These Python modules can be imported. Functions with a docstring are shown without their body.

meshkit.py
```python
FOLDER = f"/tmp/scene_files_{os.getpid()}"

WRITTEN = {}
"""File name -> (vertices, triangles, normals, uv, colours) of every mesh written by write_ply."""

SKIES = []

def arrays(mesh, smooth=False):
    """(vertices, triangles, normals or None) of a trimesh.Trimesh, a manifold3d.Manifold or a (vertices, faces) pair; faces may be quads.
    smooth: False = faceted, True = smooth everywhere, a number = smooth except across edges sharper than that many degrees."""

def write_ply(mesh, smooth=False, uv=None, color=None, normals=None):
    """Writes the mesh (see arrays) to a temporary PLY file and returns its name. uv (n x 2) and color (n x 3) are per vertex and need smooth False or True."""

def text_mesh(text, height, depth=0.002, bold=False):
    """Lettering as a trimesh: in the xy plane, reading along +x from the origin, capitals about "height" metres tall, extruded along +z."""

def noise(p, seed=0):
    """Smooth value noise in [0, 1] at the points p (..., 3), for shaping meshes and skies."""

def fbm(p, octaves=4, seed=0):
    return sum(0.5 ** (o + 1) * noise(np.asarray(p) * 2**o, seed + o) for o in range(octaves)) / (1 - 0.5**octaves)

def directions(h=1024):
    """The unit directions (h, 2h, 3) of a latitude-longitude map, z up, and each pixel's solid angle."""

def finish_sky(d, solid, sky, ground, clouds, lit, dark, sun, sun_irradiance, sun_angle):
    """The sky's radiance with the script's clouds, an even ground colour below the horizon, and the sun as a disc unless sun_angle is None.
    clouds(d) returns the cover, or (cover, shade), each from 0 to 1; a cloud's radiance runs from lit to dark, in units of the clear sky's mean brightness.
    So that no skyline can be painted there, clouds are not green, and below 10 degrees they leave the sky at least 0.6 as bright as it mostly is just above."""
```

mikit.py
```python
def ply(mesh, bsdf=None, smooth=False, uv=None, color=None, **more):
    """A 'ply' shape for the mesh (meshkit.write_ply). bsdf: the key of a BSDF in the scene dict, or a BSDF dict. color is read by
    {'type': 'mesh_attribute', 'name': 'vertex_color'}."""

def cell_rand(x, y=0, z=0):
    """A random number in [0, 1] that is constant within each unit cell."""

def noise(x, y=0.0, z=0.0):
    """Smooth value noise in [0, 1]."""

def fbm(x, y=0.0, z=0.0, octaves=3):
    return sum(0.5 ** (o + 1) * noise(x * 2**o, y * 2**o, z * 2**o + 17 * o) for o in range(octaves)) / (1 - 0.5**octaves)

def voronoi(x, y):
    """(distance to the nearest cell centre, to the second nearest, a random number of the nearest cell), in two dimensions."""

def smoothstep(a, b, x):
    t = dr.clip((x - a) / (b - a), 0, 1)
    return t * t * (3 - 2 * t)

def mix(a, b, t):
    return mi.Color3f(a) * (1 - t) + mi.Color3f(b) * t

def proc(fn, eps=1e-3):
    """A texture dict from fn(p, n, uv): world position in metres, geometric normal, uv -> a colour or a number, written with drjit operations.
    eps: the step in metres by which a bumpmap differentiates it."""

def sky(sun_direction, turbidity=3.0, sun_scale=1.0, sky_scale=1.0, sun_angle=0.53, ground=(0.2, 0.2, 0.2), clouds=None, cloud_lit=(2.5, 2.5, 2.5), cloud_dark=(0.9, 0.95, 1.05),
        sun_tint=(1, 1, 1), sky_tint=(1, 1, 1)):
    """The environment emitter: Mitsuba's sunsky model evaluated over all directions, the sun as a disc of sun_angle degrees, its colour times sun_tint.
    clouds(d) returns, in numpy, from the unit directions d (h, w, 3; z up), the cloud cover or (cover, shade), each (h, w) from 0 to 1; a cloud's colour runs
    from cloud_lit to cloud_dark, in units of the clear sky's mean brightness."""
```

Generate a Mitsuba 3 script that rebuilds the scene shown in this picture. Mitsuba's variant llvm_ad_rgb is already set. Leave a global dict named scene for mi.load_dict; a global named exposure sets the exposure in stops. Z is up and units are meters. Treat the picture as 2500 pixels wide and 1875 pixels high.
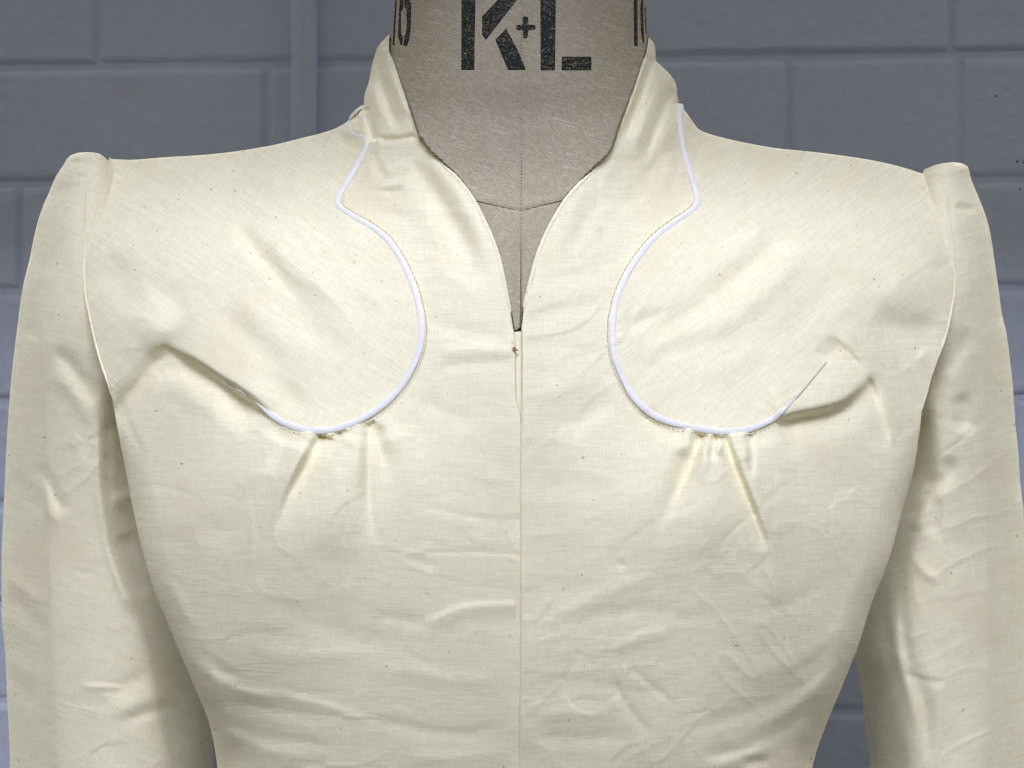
import math, random
import numpy as np, trimesh, shapely
from shapely.geometry import Polygon, LineString, Point
from scipy.spatial import Delaunay
from scipy.interpolate import RBFInterpolator, PchipInterpolator
import drjit as dr
import mitsuba as mi, mikit, meshkit
T = mi.ScalarTransform4f
rng = np.random.default_rng(7)
scene, labels = {}, {}

# ------------------------------------------------------------------ camera, light, exposure
EYE, DIST, FOCAL = 1.25, 0.50, 3094.0          # eye height, metres to the bust, focal length in design units
scene['camera'] = {'type': 'thinlens', 'aperture_radius': 0.0009, 'focus_distance': DIST + 0.035, 'fov': math.degrees(2 * math.atan(1250 / FOCAL)), 'fov_axis': 'x', 'near_clip': 0.02, 'far_clip': 30.0,
                   'to_world': T().look_at([0, -DIST, EYE], [0, 1, EYE], [0, 0, 1])}
exposure = 0.44
scene['room_light'] = {'type': 'constant', 'radiance': {'type': 'rgb', 'value': [0.258, 0.248, 0.226]}}

def lamp(key, pos, target, w, h, rad, label):
    scene[key] = {'type': 'rectangle', 'to_world': T().look_at(pos, target, [0, 0, 1]) @ T().scale([w / 2, h / 2, 1]),
                  'bsdf': {'type': 'diffuse', 'reflectance': {'type': 'rgb', 'value': [0.7, 0.7, 0.7]}},
                  'emitter': {'type': 'area', 'radiance': {'type': 'rgb', 'value': rad}}}
    if label: labels[key] = {'label': label, 'category': 'lamp'}
LAMP, AIM, LW, LH = np.array([0.0, -0.98, EYE + 0.86]), np.array([0.0, 0.0, EYE - 0.27]), 0.56, 0.52
RIM, FLAP = 1.15, 0.98                                                                              # its upper flap is longest and keeps the beam off the upper wall
lamp('studio_lamp__panel', LAMP.tolist(), AIM.tolist(), LW, LH, [14.4, 15.0, 17.3], None)
scene['black_cloth'] = {'type': 'twosided', 'b': {'type': 'diffuse', 'reflectance': {'type': 'rgb', 'value': [0.03, 0.03, 0.03]}}}
for k, (dx, dy, sx, sy) in enumerate([(-1, 0, 0, 1), (1, 0, 0, 1), (0, -1, 1, 0), (0, 1, 1, 0)]):                # its barn doors
    scene['studio_lamp__barn_door' + (f'_{k:03d}' if k else '')] = {'type': 'cube', 'bsdf': {'type': 'ref', 'id': 'black_cloth'}, 'to_world': T().look_at(LAMP.tolist(), AIM.tolist(), [0, 0, 1]) @
        T().translate([dx * LW * 0.52, dy * LH * 0.52, (FLAP if dy > 0 else 0.10 if dy < 0 else RIM) / 2]) @ T().scale([LW * 0.52 if sx else 0.004, LH * 0.51 if sy else 0.004, (FLAP if dy > 0 else 0.10 if dy < 0 else RIM) / 2])}
labels['studio_lamp'] = {'label': 'soft studio lamp with black barn doors above the dress form', 'category': 'lamp'}

# ------------------------------------------------------------------ materials
def rgb(*v): return {'type': 'rgb', 'value': list(v)}
N, S = mikit.noise, mikit.smoothstep

def flecks(u, v, cell, prob, rad, seed):
    cx, cy = dr.floor(u / cell), dr.floor(v / cell)
    r = mikit.cell_rand(cx, cy, seed)
    px, py = (cx + 0.15 + 0.7 * mikit.cell_rand(cx, cy, seed + 1)) * cell, (cy + 0.15 + 0.7 * mikit.cell_rand(cx, cy, seed + 2)) * cell
    a = 6.283 * mikit.cell_rand(cx, cy, seed + 3)
    dx, dy = u - px, v - py
    e1, e2 = dx * dr.cos(a) + dy * dr.sin(a), dy * dr.cos(a) - dx * dr.sin(a)
    d = dr.sqrt(dr.square(e1 * 0.55) + dr.square(e2))
    rr = rad * (0.35 + 1.2 * mikit.cell_rand(cx, cy, seed + 4))
    return dr.select(r < prob, 1 - S(rr * 0.5, rr, d), 0.0)

def weave(u, v):                                   # u, v in mm along and across the weft
    return (0.60 * N(u * 0.2, v * 2.25) + 0.10 * N(u * 0.10 + 40, v * 0.9 + 9) + 0.45 * N(u * 2.4 + 7, v * 0.4) + 0.5 * N(u * 2.5, v * 2.5 + 50)) / 1.65

def cotton_color(p, n, uv):
    u, v = uv.x, uv.y
    w = weave(u, v)
    big = mikit.fbm(u * 0.03, v * 0.03, 3.0)
    c = mikit.mix((0.782, 0.733, 0.545), (0.87, 0.824, 0.64), S(0.25, 0.75, w))
    c = c * (0.96 + 0.07 * big)
    c = mikit.mix(c, (0.77, 0.70, 0.49), 0.3 * S(0.56, 0.8, mikit.fbm(u * 0.045 + 31, v * 0.045, 9.0)))
    f = dr.maximum(flecks(u, v, 10.0, 0.13, 0.36, 11), flecks(u + 4, v + 3, 6.3, 0.07, 0.24, 31))
    return mikit.mix(c, (0.26, 0.21, 0.12), 0.7 * f * (0.35 + 0.65 * N(u * 0.2, v * 0.2, 4.0)))

def cotton_bump(p, n, uv):
    return weave(uv.x, uv.y)

def twill(u, v):
    a, b = u * 0.85 + v * 0.53, v * 0.85 - u * 0.53
    return 0.34 * N(a * 0.7, b * 2.6) + 0.16 * N(u * 0.6 + 3, v * 2.4) + 0.14 * N(u * 2.4, v * 0.7 + 8) + 0.36 * N(a * 2.2 + 20, b * 2.8)
def linen_color(p, n, uv):
    u, v = uv.x, uv.y
    w = twill(u, v)
    c = mikit.mix((0.335, 0.296, 0.222), (0.44, 0.395, 0.305), S(0.22, 0.78, w))
    c = c * (0.93 + 0.12 * mikit.fbm(u * 0.05, v * 0.05, 1.0))
    slub = S(0.80, 0.88, N(u * 0.25 + 5, v * 2.2 + 3))
    return mikit.mix(c, (0.58, 0.53, 0.45), 0.35 * slub)

def linen_bump(p, n, uv):
    u, v = uv.x, uv.y
    return twill(u, v)

def ink_color(p, n, uv):
    u, v = uv.x, uv.y
    w = N(u * 2.2, v * 2.2) * 0.6 + N(u * 0.5, v * 2.4) * 0.4
    return mikit.mix((0.012, 0.014, 0.013), (0.085, 0.08, 0.068), S(0.4, 0.9, w)) + mi.Color3f(0.16, 0.14, 0.11) * S(0.66, 0.86, N(u * 1.3 + 9, v * 1.3) * 0.6 + N(u * 2.6, v * 2.6 + 4) * 0.4)

CHIPS = [(0.3327, 1.448, .0011), (0.3300, 1.458, .0008), (0.3474, 1.4030, .0016), (0.3520, 1.4025, .0016), (0.3490, 1.384, .0012), (0.325, 1.447, .0007)]
def wall_color(p, n, uv):
    a = mikit.fbm(p.x * 9, p.z * 9, 2.0)
    b = N(p.x * 420, p.z * 420, p.y * 300)
    c = mikit.mix((0.53, 0.595, 0.775), (0.595, 0.665, 0.845), a) * (0.96 + 0.08 * b)
    c = mikit.mix(c, (0.42, 0.43, 0.46), 0.5 * S(0.62, 0.85, mikit.fbm(p.x * 30, p.z * 22, 7.0)) * S(0.5, 0.75, a))
    s = mi.Float(0)
    for x, z, r in CHIPS:
        s = dr.maximum(s, 1 - S(r * 0.6, r, dr.sqrt(dr.square(p.x - x) + dr.square(p.z - z)) + 0.0006 * N(p.x * 900, p.z * 900)))
    return mikit.mix(c, (0.05, 0.025, 0.03), s)
def wall_bump(p, n, uv):
    return mikit.fbm(p.x * 160, p.z * 160, p.y * 160) + 0.4 * N(p.x * 600, p.z * 600, p.y * 600)

def cloth_bsdf(color, bump, scale, rough=1.0, sheen=0.0):
    return {'type': 'twosided', 'b': {'type': 'bumpmap', 'arbitrary': bump, 'scale': scale,
            'bsdf': {'type': 'principled', 'base_color': color, 'roughness': rough, 'specular': 0.02, 'sheen': sheen}}}
scene['cotton'] = cloth_bsdf(mikit.proc(cotton_color), mikit.proc(cotton_bump, eps=2e-4), 0.00019)
scene['linen'] = cloth_bsdf(mikit.proc(linen_color), mikit.proc(linen_bump, eps=2e-4), 0.00019)
scene['ink'] = {'type': 'twosided', 'b': {'type': 'principled', 'base_color': mikit.proc(ink_color), 'roughness': 0.65, 'specular': 0.3}}
def piping_color(p, n, uv):
    return mikit.mix((0.745, 0.74, 0.765), (0.82, 0.815, 0.835), N(p.x * 900, p.y * 900, p.z * 900))
scene['piping_cotton'] = {'type': 'twosided', 'b': {'type': 'principled', 'base_color': mikit.proc(piping_color), 'roughness': 0.8, 'specular': 0.2}}
scene['thread'] = {'type': 'twosided', 'b': {'type': 'diffuse', 'reflectance': rgb(0.70, 0.66, 0.52)}}
scene['dark_thread'] = {'type': 'twosided', 'b': {'type': 'diffuse', 'reflectance': rgb(0.17, 0.14, 0.11)}}
scene['brass'] = {'type': 'twosided', 'b': {'type': 'principled', 'base_color': rgb(0.45, 0.33, 0.14), 'metallic': 1.0, 'roughness': 0.35}}
scene['wall_paint'] = {'type': 'twosided', 'b': {'type': 'bumpmap', 'arbitrary': mikit.proc(wall_bump, eps=4e-4), 'scale': 0.0009,
                       'bsdf': {'type': 'principled', 'base_color': mikit.proc(wall_color), 'roughness': 0.5, 'specular': 0.35}}}

# ------------------------------------------------------------------ helpers
def at(x, y, Y):
    """Design units (x right, y down, drawn on the front elevation) and depth Y in metres to a world point."""
    D = (np.asarray(Y) + DIST) / FOCAL
    return np.stack([(np.asarray(x) - 1250) * D, np.asarray(Y) + 0 * D, EYE + (937.5 - np.asarray(y)) * D], -1)

def numbered(key):
    if key not in scene: return key
    k = 1
    while f'{key}_{k:03d}' in scene: k += 1
    return f'{key}_{k:03d}'
def put(key, mesh, bsdf, label=None, smooth=True, uv=None, **more):
    key = numbered(key)
    scene[key] = mikit.ply(mesh, bsdf, smooth=smooth, uv=uv)
    if label or more: labels[key] = {**({'label': label} if label else {}), **more}
    return key

def curve(pts, step=4.0, closed=False, sharp=()):
    """Smooth curve through the points (chordal Catmull-Rom like, by pchip on arc length), resampled every step."""
    p = np.asarray(pts, float)
    t = np.r_[0, np.cumsum(np.linalg.norm(np.diff(p, axis=0), axis=1))]
    n = max(2, int(t[-1] / step))
    return PchipInterpolator(t, p, axis=0)(np.linspace(0, t[-1], n + 1))

def poly_dist(x, y, pts):
    """Signed distance (positive to the right of travel, as drawn), fraction along, of points to a polyline."""
    p = np.asarray(pts, float)
    best, sd, tt = np.full(x.shape, 1e18), np.zeros(x.shape), np.zeros(x.shape)
    seg = np.linalg.norm(np.diff(p, axis=0), axis=1)
    cum, tot = np.r_[0, np.cumsum(seg)], seg.sum()
    for i in range(len(seg)):
        d = (p[i + 1] - p[i]) / seg[i]
        rx, ry = x - p[i, 0], y - p[i, 1]
        t = np.clip(rx * d[0] + ry * d[1], 0, seg[i])
        qx, qy = rx - t * d[0], ry - t * d[1]
        q = qx * qx + qy * qy
        m = q < best
        best = np.where(m, q, best)
        sd = np.where(m, np.sign(d[0] * ry - d[1] * rx) * np.sqrt(q), sd)
        tt = np.where(m, (cum[i] + t) / tot, tt)
    return sd, tt

def near(x, y, pts, reach):
    p = np.asarray(pts)
    return (x > p[:, 0].min() - reach) & (x < p[:, 0].max() + reach) & (y > p[:, 1].min() - reach) & (y < p[:, 1].max() + reach)
def taper(t, a, b):
    f = np.ones_like(t)
    if a > 0: f = f * np.clip(t / a, 0, 1) ** 0.8
    if b > 0: f = f * np.clip((1 - t) / b, 0, 1) ** 0.8
    return f * f * (3 - 2 * f)

def fold(pts, h, wl, wr=None, a=0.3, b=0.3, cusp=False):
    """A ridge (h > 0, mm towards the viewer) or valley along pts; wl, wr: width to the left and right of travel."""
    wr = wl if wr is None else wr
    c = curve(pts, 12)
    def f(x, y):
        o = np.zeros(x.shape)
        m = near(x, y, c, 3.2 * max(wl, wr))
        if m.any():
            sd, t = poly_dist(x[m], y[m], c)
            q = np.abs(sd) / np.where(sd > 0, wr, wl)
            o[m] = h * (np.exp(-q) if cusp else np.exp(-q * q)) * taper(t, a, b)
        return o
    return f
def step(pts, hl, wl, hr, wr, sharp=4.0, a=0.25, b=0.25, flat=2):
    """A lip: height hl left of travel, hr right of it, each dying away over its width, with a quick change between."""
    c = curve(pts, 10)
    def f(x, y):
        o = np.zeros(x.shape)
        m = near(x, y, c, 4 * max(wl, wr))
        if m.any():
            sd, t = poly_dist(x[m], y[m], c)
            k = 1 / (1 + np.exp(-np.clip(sd / sharp, -40, 40)))
            o[m] = (hl * np.exp(-(-np.minimum(0, sd) / wl) ** flat) * (1 - k) + hr * np.exp(-np.maximum(0, sd) ** 2 / wr ** 2) * k) * taper(t, a, b)
        return o
    return f
def ripples(amp, lx, ly, ang, seed, octaves=3, gate=None):
    """Small wrinkles: noise of wavelength lx along the direction ang (degrees, as drawn) and ly across it, mm."""
    ca, sa = math.cos(math.radians(ang)), math.sin(math.radians(ang))
    def f(x, y):
        u, v = (x * ca + y * sa) / lx, (y * ca - x * sa) / ly
        o = amp * 2 * (meshkit.fbm(np.stack([u, v, 0 * u + seed], -1), octaves, seed) - 0.5)
        if gate is not None:
            g = np.clip(2.2 * (meshkit.noise(np.stack([x / gate, y / gate, 0 * x + 3.3], -1), seed + 50) - 0.25), 0, 1)
            o = o * g
        return o
    return f
def creases(amp, lx, ly, ang, seed, gate=260, power=7):
    ca, sa = math.cos(math.radians(ang)), math.sin(math.radians(ang))
    def f(x, y):
        wob = 26 * (meshkit.noise(np.stack([x / 190, y / 190, 0 * x + seed], -1), seed + 9) - 0.5)
        u, v = (x * ca + y * sa) / lx, (y * ca - x * sa + wob) / ly
        n = meshkit.fbm(np.stack([u, v, 0 * u + seed], -1), 2, seed)
        r = np.clip(1 - np.abs(2 * n - 1) * 1.5, 0, 1) ** power
        g = np.clip(2.4 * (meshkit.noise(np.stack([x / gate, y / gate, 0 * x + 1.7], -1), seed + 70) - 0.42), 0, 1)
        return amp * r * g * np.sign(meshkit.noise(np.stack([x / 330, y / 330, 0 * x + 7.7], -1), seed + 90) - 0.4)
    return f
def total(fs): return lambda x, y: sum(f(x, y) for f in fs)

def sheet(poly, depth, grain=0.0, spacing=5.0, rolls=(), insets=(0.7, 2.0, 4.0)):
    """A cloth panel: the outline (design units) filled with triangles and bent to depth(x, y) metres.
    rolls: (polyline, radius, drop mm): along that edge the cloth turns away with a quarter round."""
    P = Polygon(poly).buffer(0)
    if P.geom_type != 'Polygon': P = max(P.geoms, key=lambda g: g.area)
    pts = []
    e = np.asarray(P.exterior.coords)
    ring = np.asarray(P.exterior.segmentize(spacing).coords)[:-1]
    pts.append(ring)
    for d in insets:
        Q = P.buffer(-d)
        for g in getattr(Q, 'geoms', [Q]):
            if not g.is_empty: pts.append(np.asarray(g.exterior.segmentize(spacing).coords)[:-1])
    x0, y0, x1, y1 = P.bounds
    gx, gy = np.meshgrid(np.arange(x0, x1, spacing), np.arange(y0, y1, spacing * 0.9))
    gx = gx + (np.arange(gx.shape[0]) % 2)[:, None] * spacing / 2
    g = np.stack([gx.ravel(), gy.ravel()], -1)
    inner = P.buffer(-max(insets) - spacing * 0.5)
    shapely.prepare(inner)
    pts.append(g[shapely.contains_xy(inner, g[:, 0], g[:, 1])])
    p = np.unique(np.round(np.vstack(pts), 3), axis=0)
    tri = Delaunay(p).simplices
    c = p[tri].mean(1)
    big = P.buffer(0.02); shapely.prepare(big)
    tri = tri[shapely.contains_xy(big, c[:, 0], c[:, 1])]
    a, b, cc = p[tri[:, 0]], p[tri[:, 1]], p[tri[:, 2]]
    area = (b[:, 0] - a[:, 0]) * (cc[:, 1] - a[:, 1]) - (b[:, 1] - a[:, 1]) * (cc[:, 0] - a[:, 0])
    tri = tri[np.abs(area) > 0.02]; area = area[np.abs(area) > 0.02]
    tri = np.where((area > 0)[:, None], tri[:, ::-1], tri)
    x, y = p[:, 0], p[:, 1]
    Y = depth(x, y)
    for line, r, drop in rolls:
        sd, _ = poly_dist(x, y, line)
        d = np.clip(np.abs(sd) / r, 0, 1)
        Y = Y + 0.001 * drop * (1 - np.sqrt(np.clip(1 - (1 - d) ** 2, 0, 1)))
    v = at(x, y, Y)
    ca, sa = math.cos(math.radians(grain)), math.sin(math.radians(grain))
    uv = np.stack([(x * ca + y * sa) * 0.17, (y * ca - x * sa) * 0.17], -1)
    return (v, tri), uv

def tube(points, radius, flat=1.0, n=10, ends=2):
    """A round cord through world points; radius may vary along; flat squashes it across the viewing side."""
    p = np.asarray(points, float); r = np.broadcast_to(radius, len(p))
    t = np.gradient(p, axis=0); t /= np.linalg.norm(t, axis=1, keepdims=True)
    up = np.array([0, -1.0, 0]); s = np.cross(t, up); s /= np.linalg.norm(s, axis=1, keepdims=True) + 1e-12
    w = np.cross(s, t)
    a = np.arange(n) / n * 2 * np.pi
    v = p[:, None] + r[:, None, None] * (np.cos(a)[None, :, None] * s[:, None] + flat * np.sin(a)[None, :, None] * w[:, None])
    m = len(p); f = []
    i, j = np.meshgrid(np.arange(m - 1), np.arange(n), indexing='ij')
    q = np.stack([i * n + j, (i + 1) * n + j, (i + 1) * n + (j + 1) % n, i * n + (j + 1) % n], -1).reshape(-1, 4)
    f = np.vstack([q[:, [0, 1, 2]], q[:, [0, 2, 3]]])
    v = np.vstack([v.reshape(-1, 3), p[:1], p[-1:]])
    j = np.arange(n)
    caps = np.vstack([np.stack([np.full(n, m * n), (j + 1) % n, j], -1), np.stack([np.full(n, m * n + 1), (m - 1) * n + j, (m - 1) * n + (j + 1) % n], -1)])
    return trimesh.Trimesh(v, np.vstack([f, caps]), process=False)

def closure(edge, bulge, radius, open_edges=(), spacing=0.004):
    """The unseen rear of a garment piece: filled inside the 3D outline (world points), bulging away from the viewer."""
    e = np.asarray(edge)
    P = Polygon(e[:, [0, 2]]).buffer(0)
    if P.geom_type != 'Polygon': P = max(P.geoms, key=lambda g: g.area)
    ring = np.asarray(P.exterior.segmentize(spacing).coords)[:-1]
    pts = [ring]
    for d in (0.0004, 0.0012, 0.0025):
        Q = P.buffer(-d)
        for g in getattr(Q, 'geoms', [Q]): pts.append(np.asarray(g.exterior.segmentize(spacing).coords)[:-1])
    x0, y0, x1, y1 = P.bounds
    gx, gy = np.meshgrid(np.arange(x0, x1, spacing), np.arange(y0, y1, spacing))
    g = np.stack([gx.ravel(), gy.ravel()], -1)
    g = g[shapely.contains_xy(P.buffer(-spacing), g[:, 0], g[:, 1])]
    p = np.unique(np.round(np.vstack(pts + [g]), 6), axis=0)
    tri = Delaunay(p).simplices
    c = p[tri].mean(1)
    tri = tri[shapely.contains_xy(P.buffer(1e-5), c[:, 0], c[:, 1])]
    sub = e[::max(1, len(e) // 250)]
    sub = sub[np.unique(np.round(sub[:, [0, 2]], 4), axis=0, return_index=True)[1]]
    Yb = RBFInterpolator(sub[:, [0, 2]], sub[:, 1], kernel='linear', neighbors=30)(p)
    wall = LineString(ring)
    d = shapely.distance(shapely.points(p), shapely.MultiLineString([np.asarray(l)[:, [0, 2]] for l in open_edges]) if open_edges else P.exterior)
    k = np.clip(d / radius, 0, 1)
    Y = Yb + bulge * np.sqrt(np.clip(1 - (1 - k) ** 2, 0, 1))
    v = np.stack([p[:, 0], Y, p[:, 1]], -1)
    n = np.cross(v[tri[:, 1]] - v[tri[:, 0]], v[tri[:, 2]] - v[tri[:, 0]])[:, 1]
    tri = np.where((n < 0)[:, None], tri[:, ::-1], tri)
    return v, tri

# ------------------------------------------------------------------ the outlines (front elevation)
CF = 1264
L_shoulder = curve([(225, 392), (262, 388), (313, 390), (400, 384), (510, 377), (652, 357), (737, 337), (810, 317), (850, 296), (872, 278), (888, 255)], 6)
L_collar_out = curve([(888, 255), (890, 232), (899, 205), (909, 157), (915, 135), (923, 113), (936, 98), (951, 82)], 4)
L_neck_a = curve([(951, 82), (950, 127), (967, 172), (990, 235), (1010, 294), (1021, 330)], 4)
L_neck_b = curve([(1021, 330), (1044, 362), (1080, 398), (1121, 439), (1152, 479), (1179, 529), (1202, 579), (1222, 640), (1236, 706), (1247, 765), (1255, 812)], 4)
L_front = curve([(1255, 812), (1259, 851), (1260, 950), (1266, 1000), (1280, 1060), (1284, 1469), (1282, 1875), (1282, 2150)], 6)
L_arm = curve([(225, 392), (216, 440), (209, 520), (205, 600), (207, 700), (218, 765), (232, 830), (247, 885), (262, 930), (278, 995)], 5)
L_side = curve([(278, 995), (289, 1060), (303, 1130), (318, 1210), (331, 1275), (353, 1365), (372, 1430), (409, 1521), (445, 1608), (481, 1691), (506, 1752), (519, 1800), (531, 1875), (540, 1960), (535, 2060), (505, 2150)], 5)
L_pipe = np.vstack([curve([(886, 260), (863, 277), (853, 292), (852, 306), (857, 319), (868, 329), (885, 334), (895, 341), (897, 350), (893, 362), (880, 388), (863, 420), (840, 457), (826, 482), (823, 497)], 4),
                    curve([(826, 506), (863, 529), (904, 552), (940, 579), (967, 613), (990, 655), (1008, 696), (1021, 741), (1028, 775), (1030, 800), (1027, 837), (1018, 874), (1000, 910), (979, 944), (953, 973), (921, 1000), (885, 1022), (834, 1043), (791, 1052), (754, 1051), (715, 1042), (686, 1029), (660, 1011), (635, 989), (606, 970)], 4)])
L_lower = curve([(606, 970), (570, 946), (540, 927), (470, 882), (425, 854), (397, 845), (378, 862), (352, 905), (320, 950), (278, 995)], 5)

R_shoulder = curve([(2300, 432), (2247, 422), (2213, 411), (2128, 391), (1986, 371), (1898, 362), (1808, 346), (1753, 333), (1707, 316), (1686, 289), (1669, 266), (1657, 252)], 6)
R_collar_out = curve([(1657, 252), (1654, 234), (1652, 210), (1642, 190), (1620, 166), (1601, 145), (1600, 121), (1596, 106), (1583, 90)], 4)
R_neck_a = curve([(1583, 90), (1577, 131), (1559, 181), (1537, 244), (1514, 303), (1496, 357), (1485, 380)], 4)
R_neck_b = curve([(1485, 380), (1455, 407), (1419, 443), (1383, 482), (1351, 533), (1326, 583), (1308, 630), (1297, 673), (1283, 727), (1276, 776), (1273, 802)], 4)
R_front = curve([(1273, 802), (1274, 854), (1274, 950), (1270, 1130), (1271, 1469), (1268, 1875), (1267, 2150)], 6)
R_arm = curve([(2300, 432), (2309, 470), (2316, 515), (2322, 560), (2327, 604), (2331, 690), (2321, 765), (2309, 816), (2291, 874), (2276, 917), (2262, 968), (2250, 1005)], 5)
R_side = curve([(2250, 1005), (2246, 1047), (2240, 1090), (2231, 1145), (2218, 1195), (2204, 1242), (2193, 1285), (2180, 1335), (2161, 1394), (2140, 1443), (2124, 1485), (2107, 1540), (2090, 1592), (2075, 1628), (2053, 1683), (2028, 1741), (2010, 1788), (1992, 1839), (1981, 1885), (1972, 1960), (1980, 2060), (2010, 2150)], 5)
R_pipe = np.vstack([curve([(1662, 256), (1662, 275), (1658, 288), (1661, 313), (1667, 352), (1678, 395), (1688, 430), (1698, 465), (1704, 490)], 4),
                    curve([(1704, 501), (1681, 521), (1641, 547), (1601, 578), (1567, 616), (1539, 657), (1516, 703), (1502, 748), (1496, 785), (1495, 816), (1499, 861), (1512, 903), (1530, 944), (1556, 981), (1588, 1009), (1624, 1027), (1671, 1040), (1718, 1049), (1762, 1054), (1805, 1053), (1848, 1042), (1885, 1024), (1914, 1000), (1942, 971)], 4)])
R_seam = curve([(1942, 971), (1979, 928), (2015, 884), (2040, 850), (2110, 800), (2200, 772), (2321, 765)], 5)

# ------------------------------------------------------------------ depth of the body (mm behind the bust plane)
half = [(340, 391, 117), (600, 365, 113), (740, 340, 110), (225, 392, 120), (840, 345, 106),
        (230, 500, 104), (500, 480, 90), (800, 480, 80), (210, 700, 92), (350, 650, 78), (500, 700, 62), (800, 700, 44), (1050, 700, 33),
        (1000, 560, 52), (1264, 810, 19), (1264, 1000, 13), (1264, 1250, 13), (1264, 1500, 15), (1264, 1875, 28), (1264, 2150, 38),
        (951, 110, 100), (975, 200, 83), (1021, 330, 68), (1120, 440, 49), (1200, 580, 35), (1236, 705, 25), (915, 150, 105), (892, 240, 102), (930, 400, 78), (900, 335, 89),
        (800, 1270, 1), (760, 1100, 10), (800, 1450, 5), (500, 1270, 26), (400, 1270, 44), (340, 1270, 58), (620, 1600, 20), (520, 1700, 40), (800, 1875, 21), (640, 1875, 40), (560, 1875, 62),
        (300, 1000, 74), (500, 1000, 40), (800, 1000, 18), (1050, 1000, 17), (245, 860, 86), (600, 2150, 50), (900, 2150, 34), (1050, 1270, 8), (1050, 1500, 10)]
cp = np.array(half + [(2 * CF - x, y, d) for x, y, d in half if x != 1264], float)
base_rbf = RBFInterpolator(cp[:, :2] / 1000, cp[:, 2], kernel='thin_plate_spline', smoothing=2e-4)
def base(x, y):
    return base_rbf(np.stack([x, y], -1) / 1000)

def turn(line, r, drop, lead=0):                         # the body rounding away towards a side
    line = line[::3]
    def f(x, y):
        o = np.zeros(x.shape); m = near(x, y, line, r)
        if m.any():
            sd, t = poly_dist(x[m], y[m], line)
            d = np.clip(np.abs(sd) / r, 0, 1)
            o[m] = -drop * (np.clip(t / lead, 0, 1) ** 2 * (3 - 2 * np.clip(t / lead, 0, 1)) if lead else 1) * (1 - np.sqrt(np.clip(1 - (1 - d) ** 2, 0, 1)))
        return o
    return f

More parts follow.
